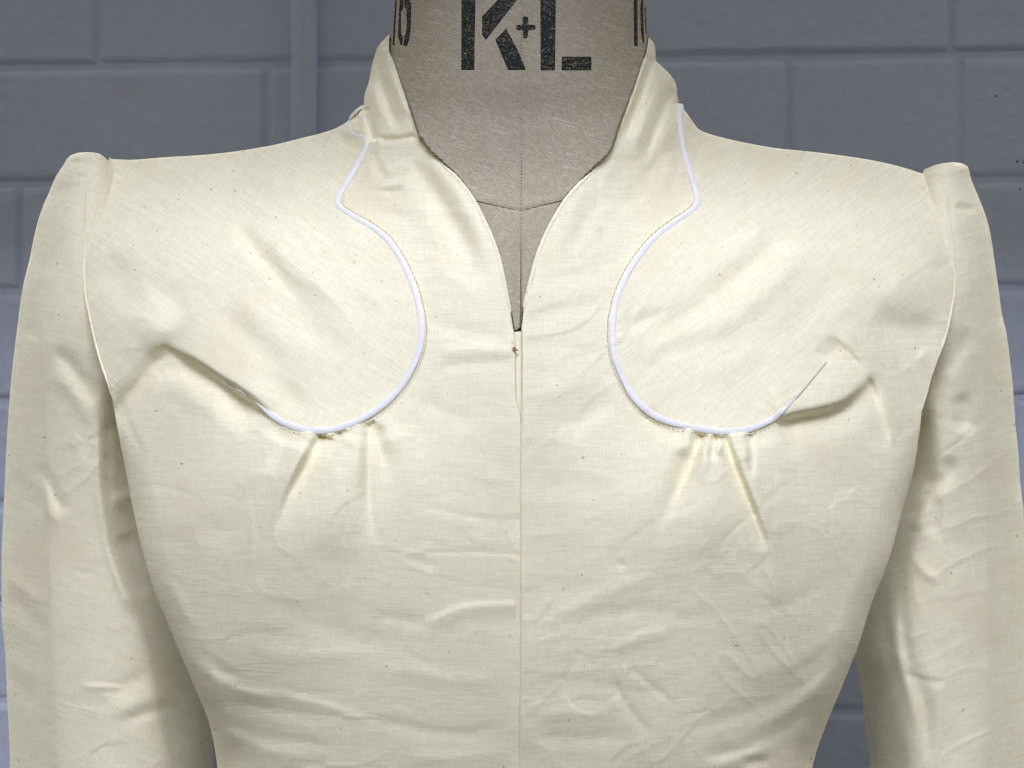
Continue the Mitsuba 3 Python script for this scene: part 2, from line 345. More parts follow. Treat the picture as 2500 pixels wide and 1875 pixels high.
body_turn = total([turn(L_side, 60, 26, 0.22), turn(R_side, 60, 26, 0.22), turn(L_shoulder, 42, 10), turn(R_shoulder, 42, 10), turn(L_collar_out, 30, 9), turn(R_collar_out, 30, 9)])
body_common = total([body_turn,
    ripples(0.28, 260, 60, -4, 3, 3, gate=330), ripples(0.5, 420, 260, 20, 5, 2)])

# ---- wrinkles of the single pieces (mm)
left_gathers = total([
    fold([(740, 1075), (700, 1180), (640, 1330)], 2.0, 44, 44, 0.1, 0.9), fold([(842, 1060), (832, 1200), (800, 1380)], 2.3, 50, 50, 0.1, 0.9), fold([(960, 1050), (990, 1160), (1010, 1300)], 1.3, 46, 46, 0.1, 0.9),
    # gathers under the yoke
    fold([(786, 1056), (760, 1105), (738, 1150), (712, 1200), (692, 1250), (668, 1310)], -3.4, 30, 12, 0.02, 0.7), fold([(770, 1056), (738, 1110), (705, 1170), (672, 1260)], 2.3, 22, 32, 0.02, 0.95),
    fold([(899, 1035), (897, 1100), (900, 1180), (906, 1270), (925, 1338)], -1.7, 12, 19, 0.02, 0.5), fold([(880, 1035), (878, 1110), (884, 1200)], 1.6, 22, 16, 0.02, 0.6),
    fold([(908, 1030), (928, 1100), (952, 1185)], -1.5, 19, 16, 0.02, 0.6), fold([(930, 1020), (955, 1060), (985, 1120)], 1.0, 22, 27, 0.02, 0.7),
    fold([(838, 1045), (815, 1085), (800, 1115)], -1.6, 12, 12, 0.02, 0.5), fold([(850, 1040), (840, 1062), (852, 1078), (875, 1072)], 0.9, 10, 10, 0.05, 0.3), fold([(815, 1048), (795, 1075)], 0.7, 14, 12, 0.02, 0.5),
    fold([(690, 1040), (705, 1058), (728, 1062)], 0.8, 12, 12, 0.1, 0.3), fold([(680, 1065), (640, 1140), (590, 1215), (530, 1300)], 1.3, 46, 40, 0.05, 0.6), fold([(716, 1050), (690, 1100), (655, 1160)], -0.9, 24, 22, 0.05, 0.6),
    fold([(620, 1150), (560, 1260), (510, 1340)], -0.8, 40, 35), fold([(922, 1024), (930, 1045)], 0.6, 9, 9, 0.1, 0.3),
    ])
left_front_only = total([
    # under the overhanging yoke
    fold([(420, 905), (500, 950), (575, 1000)], 1.8, 40, 30), fold([(380, 900), (398, 930), (392, 955)], -0.7, 9, 6),
    fold([(300, 1000), (325, 1060), (355, 1120)], -0.8, 8, 12), fold([(300, 990), (345, 965), (385, 930)], 0.8, 22, 26, 0.1, 0.3),
    # neck edge, lapel
    fold([(1005, 395), (1050, 452), (1092, 520), (1125, 580), (1155, 655), (1180, 730)], -3.6, 30, 34, 0.1, 0.5), fold([(1030, 385), (1085, 440), (1135, 510), (1172, 590), (1195, 670)], 2.0, 24, 28, 0.1, 0.5),
    fold([(930, 352), (965, 356), (1008, 346)], -1.3, 10, 16, 0.1, 0.3), fold([(925, 385), (960, 380), (1005, 400)], -1.6, 20, 16, 0.2, 0.3),
    fold([(918, 455), (955, 452), (1000, 436)], 1.5, 6, 8, 0.2, 0.4), fold([(930, 468), (960, 470), (990, 458)], -1.0, 8, 10), fold([(915, 360), (925, 410), (945, 440)], -1.5, 12, 12),
    fold([(880, 500), (960, 520), (1030, 560)], -0.7, 14, 16), fold([(990, 590), (1060, 610), (1130, 660)], -0.6, 16, 18), fold([(1035, 655), (1100, 675), (1180, 735)], 0.8, 22, 20),
    fold([(1035, 770), (1090, 800), (1170, 818), (1245, 822)], -1.3, 30, 18), fold([(1060, 860), (1150, 852), (1255, 858)], 0.9, 10, 24, 0.3, 0.05), fold([(1040, 905), (1120, 890), (1250, 880)], -0.5, 12, 16, 0.3, 0.05),
    fold([(1020, 960), (1090, 1010), (1160, 1030)], -0.7, 26, 24),
    # lower front
    fold([(1010, 1530), (1055, 1516), (1133, 1485), (1190, 1479), (1262, 1478)], 0.68, 10, 22, 0.3, 0.05), fold([(900, 1505), (980, 1512), (1060, 1528)], -0.41, 18, 18),
    fold([(925, 1338), (990, 1360), (1080, 1385)], -0.24, 8, 12), fold([(640, 1470), (760, 1520), (900, 1560), (1010, 1560)], -0.54, 30, 34),
    fold([(380, 1400), (430, 1455), (452, 1530)], 0.68, 12, 14), fold([(445, 1480), (470, 1560), (520, 1620), (600, 1660)], -0.82, 14, 20), fold([(455, 1590), (520, 1650), (600, 1690), (700, 1710)], 0.75, 12, 16),
    fold([(490, 1690), (570, 1720), (680, 1735), (800, 1770)], -0.61, 14, 18), fold([(520, 1770), (580, 1800), (650, 1830), (760, 1850)], 1.02, 14, 26), fold([(560, 1690), (640, 1690), (760, 1715), (900, 1760)], 0.54, 10, 14),
    fold([(620, 1800), (700, 1805), (820, 1830)], -0.54, 12, 16), fold([(560, 1560), (640, 1590), (760, 1600), (900, 1590)], 0.48, 20, 24), fold([(880, 1740), (980, 1770), (1120, 1790), (1240, 1770)], -0.54, 12, 22),
    fold([(900, 1650), (1000, 1640), (1120, 1660), (1240, 1640)], 0.41, 18, 22), fold([(960, 1845), (1080, 1850), (1250, 1835)], 0.54, 16, 22), fold([(1000, 1100), (1100, 1130), (1230, 1135)], 0.27, 20, 30),
    fold([(340, 1300), (400, 1310), (480, 1345)], -0.27, 10, 16), fold([(325, 1180), (400, 1190), (500, 1225)], -0.34, 8, 12),
    ripples(0.16, 200, 40, 8, 21, 3, gate=240), creases(0.4, 330, 90, 6, 61), creases(0.35, 260, 70, 20, 62), creases(0.3, 200, 70, 80, 63)])
right_gathers = total([
    fold([(1650, 1060), (1610, 1200), (1545, 1350)], 1.6, 46, 46, 0.1, 0.9), fold([(1738, 1070), (1742, 1240), (1735, 1390)], 2.0, 44, 44, 0.1, 0.9), fold([(1850, 1070), (1890, 1200), (1950, 1340)], 1.6, 50, 50, 0.1, 0.9),
    fold([(1716, 1052), (1700, 1100), (1672, 1165), (1640, 1235), (1606, 1300)], -2.6, 14, 27, 0.02, 0.6), fold([(1735, 1056), (1722, 1110), (1700, 1180)], 1.4, 16, 16, 0.02, 0.6), fold([(1690, 1045), (1672, 1090), (1655, 1120)], 2.0, 19, 19, 0.02, 0.5),
    fold([(1752, 1056), (1742, 1100), (1735, 1128)], -2.3, 11, 12, 0.02, 0.35), fold([(1760, 1056), (1756, 1090), (1745, 1115)], 2.0, 11, 9, 0.02, 0.4),
    step([(1774, 1058), (1795, 1120), (1822, 1190), (1850, 1260), (1878, 1340), (1895, 1410)], 2.2, 34, -2.7, 24, 3.5, 0.02, 0.7), fold([(1800, 1056), (1826, 1130), (1850, 1200)], 0.6, 16, 16, 0.02, 0.5),
    fold([(1832, 1060), (1834, 1110), (1838, 1175)], -1.4, 8, 16, 0.02, 0.5), fold([(1818, 1056), (1822, 1100), (1830, 1150)], 1.4, 14, 11, 0.02, 0.5),
    fold([(1860, 1300), (1890, 1390), (1915, 1480)], 0.7, 27, 27), fold([(1640, 1052), (1655, 1120), (1640, 1200)], -0.8, 22, 24, 0.05, 0.6),
    fold([(1500, 960), (1440, 1010), (1340, 1050)], -0.9, 27, 35)])
right_front_only = total([
    # the drooping fold beside the yoke
    fold([(2180, 1065), (2210, 1050), (2240, 1030)], -0.8, 18, 14), fold([(2170, 850), (2220, 850), (2290, 820)], -0.8, 50, 30), fold([(2190, 920), (2240, 880), (2275, 850)], 0.6, 9, 12),
    # neck edge
    fold([(1500, 386), (1540, 392), (1590, 386)], -0.9, 10, 16, 0.05, 0.6), fold([(1560, 440), (1600, 400), (1625, 330)], -2.4, 28, 30), fold([(1500, 400), (1540, 450), (1545, 520)], -1.8, 40, 36), fold([(1440, 440), (1400, 510), (1370, 590), (1345, 680)], 0.9, 26, 30),
    fold([(1470, 470), (1430, 540), (1400, 620)], -0.8, 24, 24), fold([(1300, 700), (1380, 680), (1480, 660)], -0.5, 18, 20), fold([(1285, 780), (1360, 760), (1480, 740)], -0.9, 16, 26, 0.05, 0.4), fold([(1283, 840), (1380, 850), (1490, 880)], -0.5, 16, 22, 0.05, 0.4),
    fold([(1560, 1000), (1600, 1040), (1640, 1060)], -1.5, 18, 14), fold([(1290, 960), (1380, 950), (1470, 930)], 0.5, 22, 26),
    # lower front
    fold([(1300, 1500), (1380, 1490), (1480, 1450), (1600, 1400)], 0.61, 22, 26), fold([(1390, 1530), (1480, 1500), (1600, 1490), (1700, 1520)], -0.54, 24, 20), fold([(1480, 1620), (1530, 1720), (1600, 1800)], -0.61, 10, 14), fold([(1465, 1600), (1560, 1560), (1650, 1540)], 0.48, 14, 18),
    fold([(1520, 1620), (1600, 1680), (1650, 1730)], -0.41, 10, 10), fold([(2080, 1560), (2000, 1640), (1890, 1710), (1760, 1760), (1640, 1790)], -0.75, 18, 26), fold([(2060, 1600), (1990, 1680), (1900, 1750), (1800, 1790)], 0.75, 16, 16),
    fold([(1990, 1720), (1900, 1790), (1800, 1830), (1680, 1850)], -0.68, 14, 18), fold([(2100, 1480), (2010, 1570), (1900, 1630), (1760, 1670)], 0.54, 26, 26), fold([(2080, 1520), (1990, 1610), (1880, 1670)], -0.41, 14, 14), fold([(1900, 1815), (1820, 1850), (1720, 1880)], 0.82, 14, 16),
    fold([(1810, 1868), (1850, 1858), (1885, 1862)], -1.36, 12, 12), fold([(1300, 1680), (1400, 1665), (1560, 1690), (1680, 1680)], -0.48, 20, 28), fold([(1290, 1790), (1420, 1800), (1560, 1790)], -0.54, 16, 22), fold([(1280, 1730), (1400, 1740), (1500, 1730)], 0.41, 18, 20),
    fold([(1900, 1130), (2000, 1180), (2130, 1180)], -0.41, 36, 36), fold([(2040, 1400), (1980, 1450), (1900, 1480)], -0.41, 20, 20), fold([(1300, 1200), (1400, 1190), (1520, 1220)], -0.27, 20, 26), fold([(1505, 1380), (1530, 1378)], -0.61, 10, 10, 0.3, 0.3),
    ripples(0.15, 200, 40, -6, 22, 3, gate=240), creases(0.4, 330, 90, -6, 64), creases(0.35, 260, 70, -22, 65), creases(0.3, 200, 70, 100, 66)])
left_yoke_only = total([
    fold([(575, 540), (620, 610), (690, 690), (770, 760)], -1.9, 24, 16, 0.12, 0.5), fold([(610, 530), (670, 590), (760, 680), (860, 760)], 1.7, 36, 30), fold([(740, 470), (790, 560), (850, 640), (930, 720)], -1.4, 30, 28),
    fold([(640, 690), (720, 760), (800, 830), (880, 880)], -1.1, 34, 30), fold([(560, 700), (650, 790), (760, 880)], 1.2, 40, 36), fold([(520, 740), (620, 840), (720, 930)], -0.8, 30, 26), fold([(800, 600), (870, 680), (960, 770)], 1.0, 30, 26),
    fold([(610, 880), (690, 950), (760, 1010)], -1.2, 26, 30), fold([(240, 640), (300, 700), (330, 780)], -1.2, 40, 40), fold([(780, 470), (760, 400), (800, 350)], -0.8, 30, 26),
    fold([(815, 318), (840, 340), (872, 350)], -1.5, 10, 20, 0.2, 0.2), ripples(0.16, 170, 40, 40, 23, 3, gate=200), creases(0.35, 240, 80, 45, 67), creases(0.3, 240, 80, -50, 68)])
right_yoke_only = total([
    fold([(1950, 540), (1880, 610), (1790, 690), (1690, 760), (1560, 830)], -1.7, 26, 30, 0.25, 0.2), fold([(1990, 590), (1900, 680), (1790, 770), (1680, 840)], 1.7, 34, 34), fold([(1890, 520), (1780, 620), (1680, 690)], 1.1, 36, 32),
    fold([(1530, 800), (1580, 780), (1640, 760)], -0.9, 18, 18, 0.05, 0.5), fold([(1540, 940), (1610, 880), (1700, 840), (1800, 800)], -0.8, 26, 26), fold([(2080, 640), (1990, 740), (1890, 830)], -0.8, 34, 30), fold([(1700, 930), (1800, 880), (1880, 830)], 0.7, 30, 26),
    fold([(2130, 770), (2220, 800), (2310, 790)], -1.8, 34, 40), fold([(2280, 640), (2200, 700), (2120, 740)], 1.0, 50, 40), fold([(1690, 330), (1720, 345), (1700, 350)], -1.0, 12, 12),
    fold([(2290, 470), (2280, 560), (2300, 660)], 0.6, 40, 30), ripples(0.15, 170, 40, -38, 24, 3, gate=200), creases(0.35, 240, 80, -45, 69), creases(0.3, 240, 80, 50, 70)])
left_collar_only = total([
    fold([(918, 120), (924, 165), (938, 220), (960, 285), (975, 320)], -1.9, 12, 12, 0.1, 0.2), fold([(940, 110), (950, 165), (972, 225), (998, 290)], 1.6, 12, 12, 0.1, 0.2), fold([(905, 190), (915, 240), (935, 290)], 1.5, 14, 14),
    fold([(890, 262), (900, 300), (912, 345)], -2.6, 14, 9, 0.1, 0.05), fold([(870, 290), (862, 310), (875, 325)], 1.4, 8, 8), fold([(925, 338), (960, 342), (1000, 336), (1020, 332)], -1.4, 9, 9, 0.1, 0.1), ripples(0.25, 90, 22, 70, 31, 3)])
right_collar_only = total([
    fold([(1598, 135), (1575, 200), (1548, 275), (1522, 345)], -2.0, 11, 13, 0.1, 0.2), fold([(1582, 110), (1566, 170), (1540, 240), (1512, 320)], 1.4, 10, 9, 0.05, 0.2), fold([(1618, 180), (1598, 240), (1570, 310), (1545, 370)], 1.7, 14, 14),
    fold([(1650, 215), (1632, 240), (1608, 290), (1585, 355), (1570, 400)], -2.1, 13, 13, 0.1, 0.3), fold([(1652, 280), (1630, 330), (1620, 380)], 1.0, 14, 14), ripples(0.25, 90, 22, -70, 32, 3)])

GAIN = 1.05
left_drape = total([
    step([(665, 1020), (606, 970), (540, 927), (470, 882), (425, 856), (385, 838)], -4.6, 66, 3.2, 130, 3.5, 0.22, 0.3, 4),
    step([(462, 762), (430, 802), (398, 843), (366, 885), (335, 932), (285, 990), (235, 1050)], -4.0, 36, 6.0, 125, 16, 0.25, 0.2), fold([(400, 850), (366, 888), (330, 938), (285, 990), (250, 1030)], -1.6, 22, 60, 0.2, 0.2), fold([(400, 905), (480, 950), (560, 995)], 1.6, 34, 34)])
right_drape = total([
    step([(1890, 1034), (1945, 1014), (2000, 1004), (2060, 985), (2100, 952), (2140, 905)], 4.6, 110, -4.4, 50, 4.0, 0.14, 0.35),
    step([(2040, 818), (2085, 868), (2115, 912), (2138, 950), (2155, 1010), (2178, 1096)], 0.9, 40, -1.9, 40, 3.0, 0.2, 0.14),
    fold([(2005, 878), (2028, 852), (2052, 834)], -1.6, 20, 24, 0.15, 0.15)])
overlap = lambda x, y: 2.3 * np.exp(-((x - 1272) / 45) ** 2)
collar_x = lambda f: (lambda x, y: 1.7 * f(x, y) * np.clip((560 - y) / 80, 0, 1))
gathered = lambda f: (lambda x, y: 1.5 * f(x, y))
left_front_folds = total([gathered(left_gathers), left_front_only, lambda x, y: 1.9 * left_collar_only(x, y) * np.clip((520 - y) / 80, 0, 1)]); left_collar_folds = left_front_folds
right_front_folds = total([gathered(right_gathers), right_front_only, collar_x(right_collar_only), lambda x, y: 1.5 * right_yoke_only(x, y)]); right_collar_folds = right_front_folds
yoke_x = lambda x, y: 1.5 * right_yoke_only(x, y)
right_yoke_folds = total([right_front_only, yoke_x]); left_yoke_folds = lambda x, y: 1.55 * left_yoke_only(x, y)
def depth_of(folds, lift=None, drape=None, gain=GAIN):
    return lambda x, y: 0.001 * (base(x, y) - body_common(x, y) - gain * folds(x, y) - (lift(x, y) if lift else 0.0) - (drape(x, y) if drape else 0.0))
d_left_front, d_right_front = depth_of(left_front_folds, None, lambda x, y: 1.7 * left_drape(x, y)), depth_of(right_front_folds, overlap, lambda x, y: 1.35 * right_drape(x, y))
d_left_yoke, d_right_yoke = depth_of(left_yoke_folds, lambda x, y: 0.25 + 0.95 * np.clip((x - 385) / 90, 0, 1), lambda x, y: 1.7 * left_drape(x, y)), depth_of(right_yoke_folds, lambda x, y: 1.2 * np.clip((2000 - x) / 90, 0.1, 1), lambda x, y: 1.35 * right_drape(x, y))
d_left_collar, d_right_collar = depth_of(left_collar_folds), depth_of(right_collar_folds)

# ------------------------------------------------------------------ jacket: panels
def cat(*a): return np.vstack(a)
def idx(line, p): return int(np.argmin(np.hypot(line[:, 0] - p[0], line[:, 1] - p[1])))
def shifted(line, dx, dy): return line + np.array([dx, dy])

lp_mid = idx(L_pipe, (897, 348))
# the seam joining collar and front on each side
L_cseam = curve([(1021, 330), (985, 338), (940, 345), (896, 347)], 4)
R_cseam = curve([(1485, 380), (1540, 391), (1600, 387), (1668, 362)], 4)
rp_mid = idx(R_pipe, (1668, 362))
L_under = cat(L_pipe[lp_mid:] + np.clip((L_pipe[lp_mid:] - np.array([760, 760])) * -0.035, -9, 9))      # the front runs on a little below the yoke edge
L_low_u = shifted(L_lower, 3, -22)
poly = cat(L_neck_b, L_front, L_side[::-1], L_low_u[::-1], L_under[::-1], L_cseam[::-1])
m, uv = sheet(poly, d_left_front, 3.0, rolls=[(L_neck_b[::3], 8, 1.9), (L_front[::4], 5, 1.2)])
put('jacket__front_panel', m, 'cotton', uv=uv, label='left front panel of the jacket as seen, gathered below the rounded yoke')
R_under = R_pipe[rp_mid:] + np.clip((R_pipe[rp_mid:] - np.array([1765, 760])) * -0.035, -9, 9)
poly = cat(R_neck_b, R_front, R_side[::-1], R_arm[idx(R_arm, (2321, 765)):][::-1], shifted(R_seam, 0, -9)[::-1], R_under[::-1], R_cseam[::-1])
m, uv = sheet(poly, d_right_front, -2.0, rolls=[(R_neck_b[::3], 8, 1.9), (R_front[::4], 6, 1.6)])
put('jacket__front_panel', m, 'cotton', uv=uv, label='right front panel of the jacket as seen, with a drooping fold beside the armhole')
poly = cat(L_shoulder, L_pipe[2:], L_lower, L_arm[::-1])
m, uv = sheet(poly, d_left_yoke, 31.0, rolls=[(L_pipe[2:][::2], 5, 1.0), (L_lower[:idx(L_lower, (397, 845))][::2], 6, 1.6), (L_arm[::3], 4, 0.7)])
put('jacket__yoke', m, 'cotton', uv=uv, label='rounded shoulder yoke at left, its lower edge standing away')
poly = cat(R_shoulder, R_pipe, R_seam, R_arm[:idx(R_arm, (2321, 765))][::-1])
m, uv = sheet(poly, d_right_yoke, -36.0, rolls=[(R_pipe[::2], 5, 1.0), (R_arm[:idx(R_arm, (2321, 765))][::3], 4, 0.7)])
put('jacket__yoke', m, 'cotton', uv=uv, label='rounded shoulder yoke at right')
poly = cat(L_collar_out, L_neck_a, L_cseam, L_pipe[:lp_mid][::-1])
m, uv = sheet(poly, d_left_collar, 62.0, spacing=3.5, rolls=[(L_neck_a[::2], 8, 1.9)])
put('jacket__collar', m, 'cotton', uv=uv, label='crumpled stand collar at left')
poly = cat(R_collar_out, R_neck_a, R_cseam, R_pipe[:rp_mid][::-1])
m, uv = sheet(poly, d_right_collar, -62.0, spacing=3.5, rolls=[(R_neck_a[::2], 8, 1.9)])
put('jacket__collar', m, 'cotton', uv=uv, label='smoother stand collar at right')
# the strip under the front opening
poly = np.array([(1238, 811), (1292, 808), (1292, 2150), (1238, 2150)], float)
m, uv = sheet(poly, lambda x, y: 0.001 * (base(x, y) - body_common(x, y) + 2.6), 0.0)
put('jacket__underlap', m, 'cotton', uv=uv)

# ------------------------------------------------------------------ jacket: piping, stitches, hook
def on(fn, line, out):                        # points of a drawn line, lying out metres before the surface fn
    return at(line[:, 0], line[:, 1], fn(line[:, 0], line[:, 1]) - out)
def smooth1(a, k=5):
    w = np.ones(k) / k
    return np.stack([np.convolve(np.pad(a[:, i], k // 2, mode='edge'), w, mode='valid') for i in range(a.shape[1])], -1)
for side, pipe, fn, thin in (('left', L_pipe, d_left_yoke, 0.35), ('right', R_pipe, d_right_yoke, 0.8)):
    P = smooth1(pipe, 5); P[0], P[-1] = pipe[0], pipe[-1]
    s = np.linspace(0, 1, len(P))
    r = 0.00130 * (1 + 0.10 * np.sin(s * 60) * np.sin(s * 23) + 0.05 * np.sin(s * 190) * np.sin(s * 71) + rng.normal(0, 0.05, len(s))) * np.clip((1 - s) / 0.05, 0.25, 1)
    r *= np.where(np.arange(len(P)) < (lp_mid if side == 'left' else 10), (0.55 if side == 'left' else 1.15), 1.0)
    r = np.convolve(np.pad(r, 4, mode='edge'), np.ones(9) / 9, mode='valid')
    Y = np.minimum(fn(P[:, 0], P[:, 1]), (d_left_front if side == 'left' else d_right_front)(P[:, 0], P[:, 1]) + 0.002)
    put('jacket__piping', tube(at(P[:, 0], P[:, 1], Y - 0.0001), r, 0.48, 12), 'piping_cotton', label=f'white piping along the {side} yoke edge as seen')
    # a row of stitches on the yoke beside the piping
    n = np.gradient(P, axis=0); n = np.stack([n[:, 1], -n[:, 0]], -1) / np.linalg.norm(n, axis=1, keepdims=True)
    if side == 'left': n = -n
    Q = P - n * 11.5 * (1 if side == 'left' else 1)
    Q = curve(Q[(lp_mid + 35 if side == 'left' else 62):-8], 3)
    W = at(Q[:, 0], Q[:, 1], fn(Q[:, 0], Q[:, 1]) - 0.0001)
    st = [tube(W[i:i + 3], 0.00022, 0.9, 6) for i in range(0, len(W) - 3, 4)]
    put('jacket__stitching', trimesh.util.concatenate(st), 'thread', kind='stuff')
# loose bead of thread on the bare end of the seams
Q = curve([(606, 970), (588, 955), (566, 944), (548, 932)], 3)
W = at(Q[:, 0], Q[:, 1], d_left_yoke(Q[:, 0], Q[:, 1]) - 0.0004) + rng.normal(0, 0.00018, (len(Q), 3))
put('jacket__frayed_thread', tube(W, 0.0006, 1, 6), 'piping_cotton')
Q = curve([(1942, 971), (1979, 928), (2015, 884)], 4)
put('jacket__seam_cord', tube(at(Q[:, 0], Q[:, 1], d_right_yoke(Q[:, 0], Q[:, 1]) - 0.0001), 0.0007, 0.8, 8), 'thread')
a = np.linspace(0, 1.5 * np.pi, 14)
hk = np.stack([1258 + 5 * np.cos(a), 852 + 4 * np.sin(a)], -1)
put('jacket__hook', trimesh.util.concatenate([tube(at(hk[:, 0], hk[:, 1], d_left_front(hk[:, 0], hk[:, 1]) - 0.0002 - 0.0006 * np.sin(a / 1.5)), 0.00028, 1, 8),
    tube(at(np.array([1252, 1258, 1265.0]), np.array([849, 851, 855.0]), d_left_front(np.array([1252, 1258, 1265.0]), np.array([849, 851, 855.0])) - 0.0005), 0.0003, 1, 8)]), 'brass')

# the turned edge of the neckline
for a, b, fa, fb in ((L_neck_a, L_neck_b, d_left_collar, d_left_front), (R_neck_a, R_neck_b, d_right_collar, d_right_front)):
    Q = smooth1(curve(cat(a[4:], b[1:-2]), 4), 15); Q = Q[7:-7]
    sx = 1 if a is L_neck_a else -1
    n = np.gradient(Q, axis=0); n = np.stack([n[:, 1], -n[:, 0]], -1) / np.linalg.norm(n, axis=1, keepdims=True)
    Q = Q + n * (-sx) * 2.5
    t = np.linspace(0, 1, len(Q))
    W = at(Q[:, 0], Q[:, 1], smooth1(fb(Q[:, 0], Q[:, 1])[:, None], 19)[:, 0] + 0.0009)
    tm = tube(W, 0.00105 * np.clip(np.minimum(t, 1 - t) * 40, 0.3, 1), 1.0, 12)
    put('jacket__neck_edge', tm, 'cotton', uv=np.stack([tm.vertices[:, 0] * 1000, -tm.vertices[:, 2] * 1000], -1))

# ------------------------------------------------------------------ jacket: sleeves
def inner_face(line, sgn, slope, most, start=880):
    """The side of a hanging sleeve that is turned to the body: it recedes beyond the line (y, x)."""
    g = PchipInterpolator(*zip(*line))
    def f(x, y):
        d = sgn * (x - g(np.clip(y, line[0][0], line[-1][0])))
        k = np.clip((y - start) / 160, 0, 1)
        e = 0.5 * (d + np.sqrt(d * d + 14.0 ** 2))
        return -k * most * np.tanh(slope * e / most)
    return f
def sleeve(outer, inner, Yc_pts, Rd_pts, poly, folds, grain, label, sgn):
    fo, fi = PchipInterpolator(*zip(*[(y, x) for x, y in outer])), PchipInterpolator(*zip(*[(y, x) for x, y in inner]))
    yc, rd = PchipInterpolator(*zip(*Yc_pts)), PchipInterpolator(*zip(*Rd_pts))
    def depth(x, y):
        yy = np.clip(y, outer[0][1], 2150)
        a, b = fo(yy), fi(yy)
        q = np.clip(np.abs((x - (a + b) / 2) / ((b - a) / 2)), 0, 1)
        Y = yc(yy) - rd(yy) * np.sqrt(1 - q ** 2.05)
        return 0.001 * (Y - folds(x, y))
    m, uv = sheet(poly, depth, grain, spacing=5)
    edge = at(poly[:, 0], poly[:, 1], depth(poly[:, 0], poly[:, 1]))
    bm = closure(edge, 0.055, 0.045, [edge[edge[:, 2] > at(0, 2120.0, 0.12)[2]]])
    buv = np.stack([bm[0][:, 0] * 1000, -bm[0][:, 2] * 1000], -1)
    vs = np.vstack([m[0], bm[0]]); fs = np.vstack([m[1], bm[1] + len(m[0])])
    put('jacket__sleeve', (vs, fs), 'cotton', uv=np.vstack([uv, buv]), label=label)
    return depth

LO = [(196, 372), (169, 382), (154, 404), (137, 430), (118, 474), (104, 505), (86, 565), (71, 638), (56, 700), (42, 801), (25, 953), (16, 1090), (9, 1243), (4, 1370), (4, 1500), (13, 1600), (17, 1700), (22, 1800), (24, 1875), (26, 2150)]
LI = [(262, 372), (290, 430), (315, 560), (335, 700), (375, 900), (405, 1000), (440, 1300), (480, 1600), (506, 1750), (512, 1875), (514, 2150)]
lo, li = curve(LO, 6), curve(LI, 6)
poly = cat(lo, li[::-1], curve([(262, 389), (252, 381), (240, 374), (217, 371), (196, 372)], 4))
poly = cat(lo, li[::-1][:-2], curve([(264, 394), (252, 381), (240, 374), (217, 371), (200, 372)], 4))
lsf = total([
    inner_face([(600, 90), (700, 98), (850, 100), (1000, 106), (1200, 114), (1450, 120), (1650, 128), (1875, 140), (2150, 150)], -1, 0.26, 34, 620),
    inner_face([(900, 262), (1000, 244), (1100, 243), (1250, 250), (1320, 262), (1400, 292), (1500, 336), (1600, 366), (1750, 392), (1875, 420), (2150, 440)], 1, 0.34, 46),
    fold([(98, 700), (100, 850), (106, 1000), (114, 1200), (120, 1450), (128, 1650), (140, 1875)], 4.0, 50, 60, 0.15, 0.0, cusp=True),
    fold([(10, 1445), (60, 1490), (118, 1560)], -2.6, 16, 22), fold([(8, 1400), (60, 1440), (110, 1480)], 1.8, 18, 14), fold([(20, 1640), (60, 1690), (100, 1720)], -2.0, 18, 18), fold([(20, 1590), (70, 1640), (110, 1660)], 1.5, 16, 16),
    fold([(120, 850), (160, 880), (200, 930), (235, 990)], -2.0, 20, 18), fold([(110, 910), (150, 930), (200, 990), (235, 1060)], 1.3, 22, 18), fold([(100, 1130), (130, 1200), (160, 1260)], -1.8, 16, 12), fold([(90, 1150), (110, 1230), (150, 1290)], 1.2, 14, 14),
    fold([(240, 1000), (243, 1100), (245, 1200), (260, 1300), (285, 1400), (330, 1500)], 2.6, 30, 14, 0.2, 0.1), fold([(262, 1000), (262, 1150), (265, 1240)], -2.0, 12, 18), fold([(270, 1225), (300, 1215), (325, 1205)], 2.6, 14, 26), fold([(300, 1300), (325, 1380), (350, 1460)], -3.5, 22, 22, 0.2, 0.2),
    fold([(250, 1690), (310, 1670), (370, 1640)], -1.0, 18, 20), fold([(260, 1745), (330, 1720), (420, 1680)], 1.2, 22, 20), fold([(290, 1770), (360, 1740), (440, 1720)], -1.2, 16, 16), fold([(110, 1600), (104, 1700), (118, 1875)], 1.6, 14, 12), fold([(190, 1675), (250, 1677), (310, 1678)], 0.9, 6, 10),
    fold([(330, 1530), (345, 1540), (380, 1535)], 0.8, 10, 10), fold([(180, 436), (200, 430), (215, 424)], -1.0, 5, 6, 0.3, 0.3), fold([(160, 395), (200, 396), (235, 398)], -1.8, 5, 7, 0.3, 0.2), fold([(130, 480), (165, 465), (200, 445)], -0.8, 16, 14), fold([(95, 560), (96, 640), (98, 720)], 0.8, 12, 16),
    fold([(60, 800), (90, 830)], -1.2, 10, 12), fold([(20, 1150), (60, 1200), (100, 1260)], -1.2, 20, 24), fold([(400, 1700), (430, 1790), (440, 1900)], -1.5, 26, 22),
    ripples(0.3, 150, 46, 24, 41, 3), creases(0.55, 200, 80, 30, 71, 220), creases(0.45, 200, 90, -40, 72, 220), ripples(0.9, 330, 170, 60, 42, 2)])
d_ls = sleeve(LO, LI, [(372, 124), (440, 128), (560, 132), (700, 136), (1000, 160), (1400, 184), (1875, 190), (2150, 188)], [(372, 14), (400, 22), (460, 30), (560, 37), (700, 41), (1000, 49), (1400, 60), (2150, 64)], poly, lsf, 18.0,
       'left sleeve as seen, with a pressed crease down its front', -1)
RO = [(2330, 396), (2362, 406), (2371, 437), (2389, 481), (2408, 531), (2420, 582), (2428, 637), (2437, 700), (2446, 765), (2458, 819), (2465, 874), (2472, 935), (2479, 1036), (2486, 1101), (2490, 1170), (2498, 1242), (2504, 1350), (2508, 1500), (2508, 1700), (2506, 1875), (2504, 2150)]
